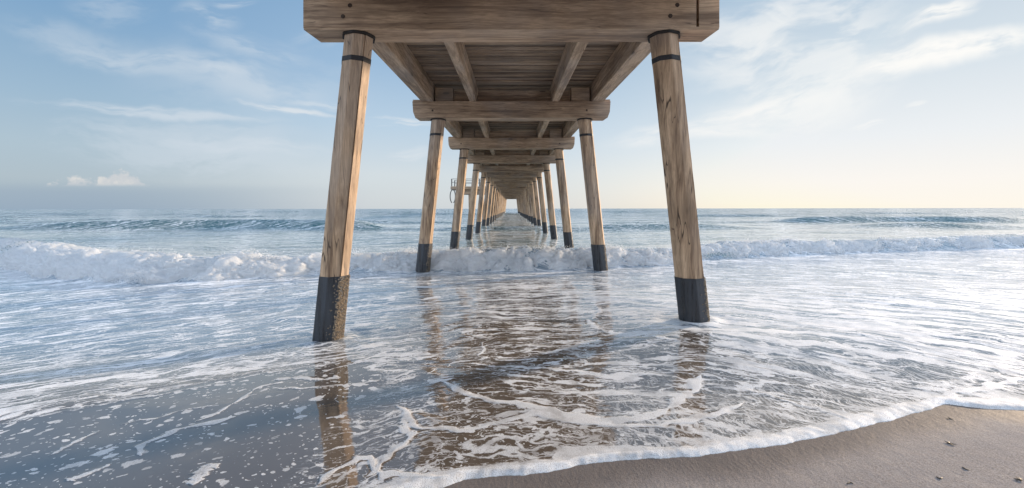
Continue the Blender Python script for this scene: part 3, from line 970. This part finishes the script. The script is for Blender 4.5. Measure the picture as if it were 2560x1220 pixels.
def weed(px, py, L, ang, seed, label, tail=True):
    X, Y = at(px, py, .06); rr = random.Random(seed); m = MB()
    zb = float(sand_z(np.array([X]), np.array([Y]))[0]) - .001; L = L * .62
    pr = None; ca, sa = math.cos(R(ang)), math.sin(R(ang))
    n = 9
    rad = lambda t: .22 * (.014 * (1 - t) ** 1.5 + .0022) if tail else .003 * math.sin(math.pi * (t * .86 + .07)) + .001
    for k in range(n + 1):
        t = k / n; b = math.sin(t * 4 + seed) * .012
        p = (ca * t * L - sa * b, sa * t * L + ca * b, .002 + rad(t) * .4)
        if pr: m.tube(pr, p, rad((k - 1) / n), 7, rad(t))
        pr = p
    if tail:
        for _ in range(4):
            a = rr.uniform(0, 6.28); m.tube((0, 0, .006), (.03 * math.cos(a), .03 * math.sin(a), .006), .004, 6, .001)
    o = m.build('seaweed_scrap', WEED, None, (X, Y, zb))
    tag(o, label, 'seaweed', 'seaweed scraps on the wet sand')


weed(2372, 1109, .075, 5, 1, 'dark seaweed scrap with a thin trailing tail on the sand nearest the foam edge')
weed(2405, 1172, .045, -40, 2, 'short brown seaweed shred lying in the middle of the bare sand', False)
weed(2340, 1195, .045, -30, 3, 'flat dull seaweed shred lying lower than the tailed scrap and closest to the foam', False)
weed(2552, 1207, .06, 175, 4, 'black seaweed stub with a tail at the frame edge of the sand')
weed(2115, 1206, .05, -30, 5, 'thin dark seaweed strand apart from the others, low on the sand', False)
weed(2368, 1045, .05, -10, 6, 'tiny dark seaweed strand just below the meeting of two foam lobes', False)


# ------------------------------------------------------------------ light and sky
SUN_AZ, SUN_EL = R(60), R(11)       # azimuth from the pier's axis (+Y) toward +X
sd = Vector((math.sin(SUN_AZ) * math.cos(SUN_EL), math.cos(SUN_AZ) * math.cos(SUN_EL), math.sin(SUN_EL)))
sl = bpy.data.lights.new('sun', 'SUN'); sl.energy = 5.0; sl.angle = R(3.0); sl.color = (1, .77, .54)
so = bpy.data.objects.new('sun', sl); so.rotation_euler = sd.to_track_quat('Z', 'Y').to_euler(); so.location = sd * 50; C.objects.link(so)

W = bpy.data.worlds.new('World'); S.world = W; W.use_nodes = True
W.cycles.sampling_method = 'MANUAL'; W.cycles.sample_map_resolution = 512
t = NT(W.node_tree); t.n.clear()
wo = t.N('ShaderNodeOutputWorld'); bg = t.N('ShaderNodeBackground'); t.l.new(bg.outputs[0], wo.inputs[0])
sky = t.N('ShaderNodeTexSky', sky_type='NISHITA'); sky.sun_disc = False; sky.sun_elevation = SUN_EL; sky.sun_rotation = SUN_AZ
sky.altitude = 0; sky.air_density = 1.0; sky.dust_density = 1.0; sky.ozone_density = 1.5
dirv = t.N('ShaderNodeTexCoord').outputs['Generated']
sp = t.N('ShaderNodeSeparateXYZ'); t.put(sp.inputs[0], dirv)
dx_, dy_, dz_ = sp.outputs
yy = t.math('MAXIMUM', t.math('ABSOLUTE', dy_), .08)
u = t.math('DIVIDE', dx_, yy); v = t.math('DIVIDE', dz_, yy)
uv = t.N('ShaderNodeCombineXYZ'); t.put(uv.inputs[0], u); t.put(uv.inputs[1], v); UV = uv.outputs[0]
col = sky.outputs[0]
STR = .11
EXPO = .55
KE = 2 ** -EXPO


def k_(c): return tuple(x * KE / STR for x in c)


# thin high haze, whiter low down
el = t.mrange(dz_, 0.0, .42)
haze = t.math('MULTIPLY', t.math('SUBTRACT', 1.0, el), .0)
def gp(px, py): return ((px - CX) / F, (HY - py) / F)


cl = None
uvw = t.vmath('ADD', UV, t.vmath('MULTIPLY', t.vmath('SUBTRACT', t.noise(UV, 3.5, 4, .55, out='Color'), (.5, .5, .5)), (.10, .10, 0)))
def wisp(p0, p1, w, s, edge=.5):
    """a streak of cirrus between two sky directions"""
    global cl
    a, b = gp(*p0), gp(*p1)
    cx, cy = (a[0] + b[0]) / 2, (a[1] + b[1]) / 2
    L = math.hypot(b[0] - a[0], b[1] - a[1]); an = math.atan2(b[1] - a[1], b[0] - a[0])
    q = t.N('ShaderNodeMapping', vector_type='TEXTURE'); t.put(q.inputs[0], uvw)
    q.inputs['Location'].default_value = (cx, cy, 0); q.inputs['Rotation'].default_value = (0, 0, an); q.inputs['Scale'].default_value = (L / 2, w / F, 1)
    ln = t.N('ShaderNodeVectorMath', operation='LENGTH'); t.put(ln.inputs[0], q.outputs[0])
    mask = t.mrange(ln.outputs['Value'], 1.0, .25)
    tex = t.noise(t.vmath('ADD', t.mapping(q.outputs[0], (L * 2.2, max(.9, w / F * 15), 1)), (cx * 7.3, cy * 3.1, 0)), 1.0, 4, .62, 0, dim='2D')
    c = t.math('MULTIPLY', t.math('MULTIPLY', mask, t.mrange(tex, .46 - .2 * edge, .62, .06, 1)), s)
    cl = c if cl is None else t.math('SUBTRACT', 1.0, t.math('MULTIPLY', t.math('SUBTRACT', 1.0, cl), t.math('SUBTRACT', 1.0, c)))


# broad veils
wisp((1650, 240), (2350, 20), 260, .55)
wisp((1700, 360), (2300, 150), 120, .55)
wisp((1560, 130), (2100, 90), 120, .5)
wisp((2020, 225), (2740, 40), 50, 1.0, .8)
wisp((2100, 200), (2400, 110), 36, .95)
wisp((1620, 352), (2150, 215), 40, 1.0, .9)
wisp((1460, 352), (2010, 312), 34, .9, .8)
wisp((2230, 85), (2480, -10), 34, .85)
wisp((2100, 320), (2240, 300), 10, .5)
wisp((2260, 280), (2330, 262), 9, .45)
wisp((1890, 0), (2010, 70), 40, .45)
wisp((540, 248), (900, 292), 11, 1.0, .9)
wisp((880, 292), (1120, 320), 14, .8, .2)
wisp((-20, 238), (780, 304), 20, .75, .8)
wisp((0, 300), (860, 330), 40, .35)
wisp((0, 110), (780, 190), 46, .5, .8)
wisp((350, 150), (860, 260), 60, .4, .8)
wisp((1000, 30), (700, 120), 50, .4, .8)
wisp((-60, 60), (420, 130), 60, .35, .8)
wisp((300, 330), (900, 380), 30, .5, .7)
wisp((480, 90), (800, 160), 40, .4, .7)
wisp((420, 40), (640, 60), 60, .5)
wisp((120, 0), (420, 30), 50, .3)
wisp((520, 10), (700, 0), 26, .5)
wisp((0, 340), (900, 400), 90, .45)
wisp((680, 250), (960, 270), 14, .5)
wisp((950, 380), (1120, 380), 18, .5)
wisp((200, 150), (1000, 240), 120, .22)
cloudc = t.mix(t.mrange(u, -1.2, 1.2), (.62, .70, .78), (1.0, .99, .96))
# low cumulus bank
cu = t.noise(t.mapping(UV, (22, 30, 1)), 1.0, 6, .6)
def bump_mask(px0, px1, base, top):
    c_ = ((px0 + px1) / 2 - CX) / F; hw = (px1 - px0) / 2 / F
    e = t.math('DIVIDE', t.math('SUBTRACT', u, c_), hw)
    prof = t.math('MULTIPLY', t.math('SUBTRACT', 1.0, t.math('MULTIPLY', e, e)), (base - top) / F)
    return prof
pr = t.math('MAXIMUM', bump_mask(110, 260, 460, 440), bump_mask(235, 375, 460, 418))
hgt = t.math('SUBTRACT', v, (HY - 461) / F)
cum = t.mrange(t.math('SUBTRACT', t.math('ADD', pr, t.math('MULTIPLY', t.math('SUBTRACT', cu, .52), .075)), hgt), -.001, .010)
cum = t.math('MULTIPLY', cum, t.mrange(hgt, -.005, .006))
cum = t.math('MULTIPLY', cum, t.mrange(pr, -.004, .004))
# grey band under it, thinning to the sunny side
bandn = t.noise(t.mapping(UV, (1.2, 26, 1)), 1.0, 4, .55)
bt = t.math('ADD', (HY - 468) / F, t.math('MULTIPLY', t.math('SUBTRACT', bandn, .5), .012))
band = t.math('MULTIPLY', t.mrange(v, t.math('ADD', bt, .018), t.math('SUBTRACT', bt, .012)), t.mrange(u, -.2, -1.1))
band = t.math('MULTIPLY', band, t.math('ADD', .55, t.math('MULTIPLY', bandn, .5)))
SKYMIX = dict(col=col)
def lin(*c): return tuple((x / 255 / 12.92) if x < 10 else ((x / 255 + .055) / 1.055) ** 2.4 for x in c)


# sunlit haze of the sea air: clear blue to the west, warm and white toward the sun
rh = t.math('SQRT', t.math('ADD', t.math('MULTIPLY', dx_, dx_), t.math('MULTIPLY', dy_, dy_)))
te = t.math('DIVIDE', t.math('MAXIMUM', dz_, 0.0), t.math('MAXIMUM', rh, .05))
az = t.math('ARCTAN2', dx_, t.math('ABSOLUTE', dy_))
def column(stops): return t.ramp(te, [(p, lin(*c)) for p, c in stops])
west = column([(0, (148, 172, 194)), (.05, (176, 192, 205)), (.11, (176, 196, 211)), (.19, (160, 188, 211)), (.34, (130, 169, 205)), (.6, (108, 152, 195)), (1, (100, 144, 190))])
mid = column([(0, (212, 219, 224)), (.08, (214, 223, 230)), (.19, (190, 212, 231)), (.33, (160, 191, 221)), (.47, (142, 178, 213)), (.7, (120, 162, 204)), (1, (96, 142, 190))])
east = column([(0, (251, 244, 230)), (.05, (247, 243, 237)), (.13, (231, 236, 240)), (.24, (208, 221, 231)), (.35, (190, 208, 223)), (.6, (150, 184, 214)), (1, (104, 148, 194))])
air = t.mix(t.mrange(az, -.85, -.30), west, mid)
air = t.mix(t.mrange(az, -.15, .62), air, east)
over_fill = t.mrange(te, .62, 1.5)
air = t.mix(t.math('MULTIPLY', over_fill, .75), air, (1.08, 1.25, 1.54))  # unseen sky overhead brightened to add fill light
hind_fill = t.mrange(dy_, .02, -.35)
air = t.mix(t.math('MULTIPLY', hind_fill, .8), air, t.mix(t.mrange(dz_, .0, .5), (1.66, 1.70, 1.76), (1.38, 1.56, 1.84)))  # unseen sky behind the camera, brightened as fill for the front faces
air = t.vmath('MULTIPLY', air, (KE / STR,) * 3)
colc = t.vmath('MINIMUM', col, (.9 / STR, .85 / STR, .8 / STR))
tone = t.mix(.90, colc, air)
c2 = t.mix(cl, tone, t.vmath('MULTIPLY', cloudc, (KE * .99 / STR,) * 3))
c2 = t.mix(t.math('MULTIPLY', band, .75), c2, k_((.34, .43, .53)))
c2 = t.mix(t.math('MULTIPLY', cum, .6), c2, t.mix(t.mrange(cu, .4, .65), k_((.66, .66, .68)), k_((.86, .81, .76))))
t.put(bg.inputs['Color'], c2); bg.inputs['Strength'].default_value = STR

# ------------------------------------------------------------------ camera, view
cam = bpy.data.cameras.new('camera'); co_ = bpy.data.objects.new('camera', cam); C.objects.link(co_)
cam.sensor_width = 36; cam.lens = 36 * F / 2560
cam.shift_x = (1280 - CX) / 2560; cam.shift_y = -(610 - HY - .5) / 2560
cam.clip_start = .05; cam.clip_end = 20000
co_.matrix_world = Matrix.Translation((0, 0, H)) @ Matrix.Rotation(R(90), 4, 'X') @ Matrix.Rotation(R(-.08), 4, 'Z')
S.camera = co_
S.view_settings.view_transform = 'Standard'; S.view_settings.look = 'None'; S.view_settings.gamma = 1
S.view_settings.use_curve_mapping = False
S.view_settings.exposure = EXPO
S.render.engine = 'CYCLES'
S.cycles.use_denoising = True
S.cycles.max_bounces = 10; S.cycles.diffuse_bounces = 8; S.cycles.glossy_bounces = 4
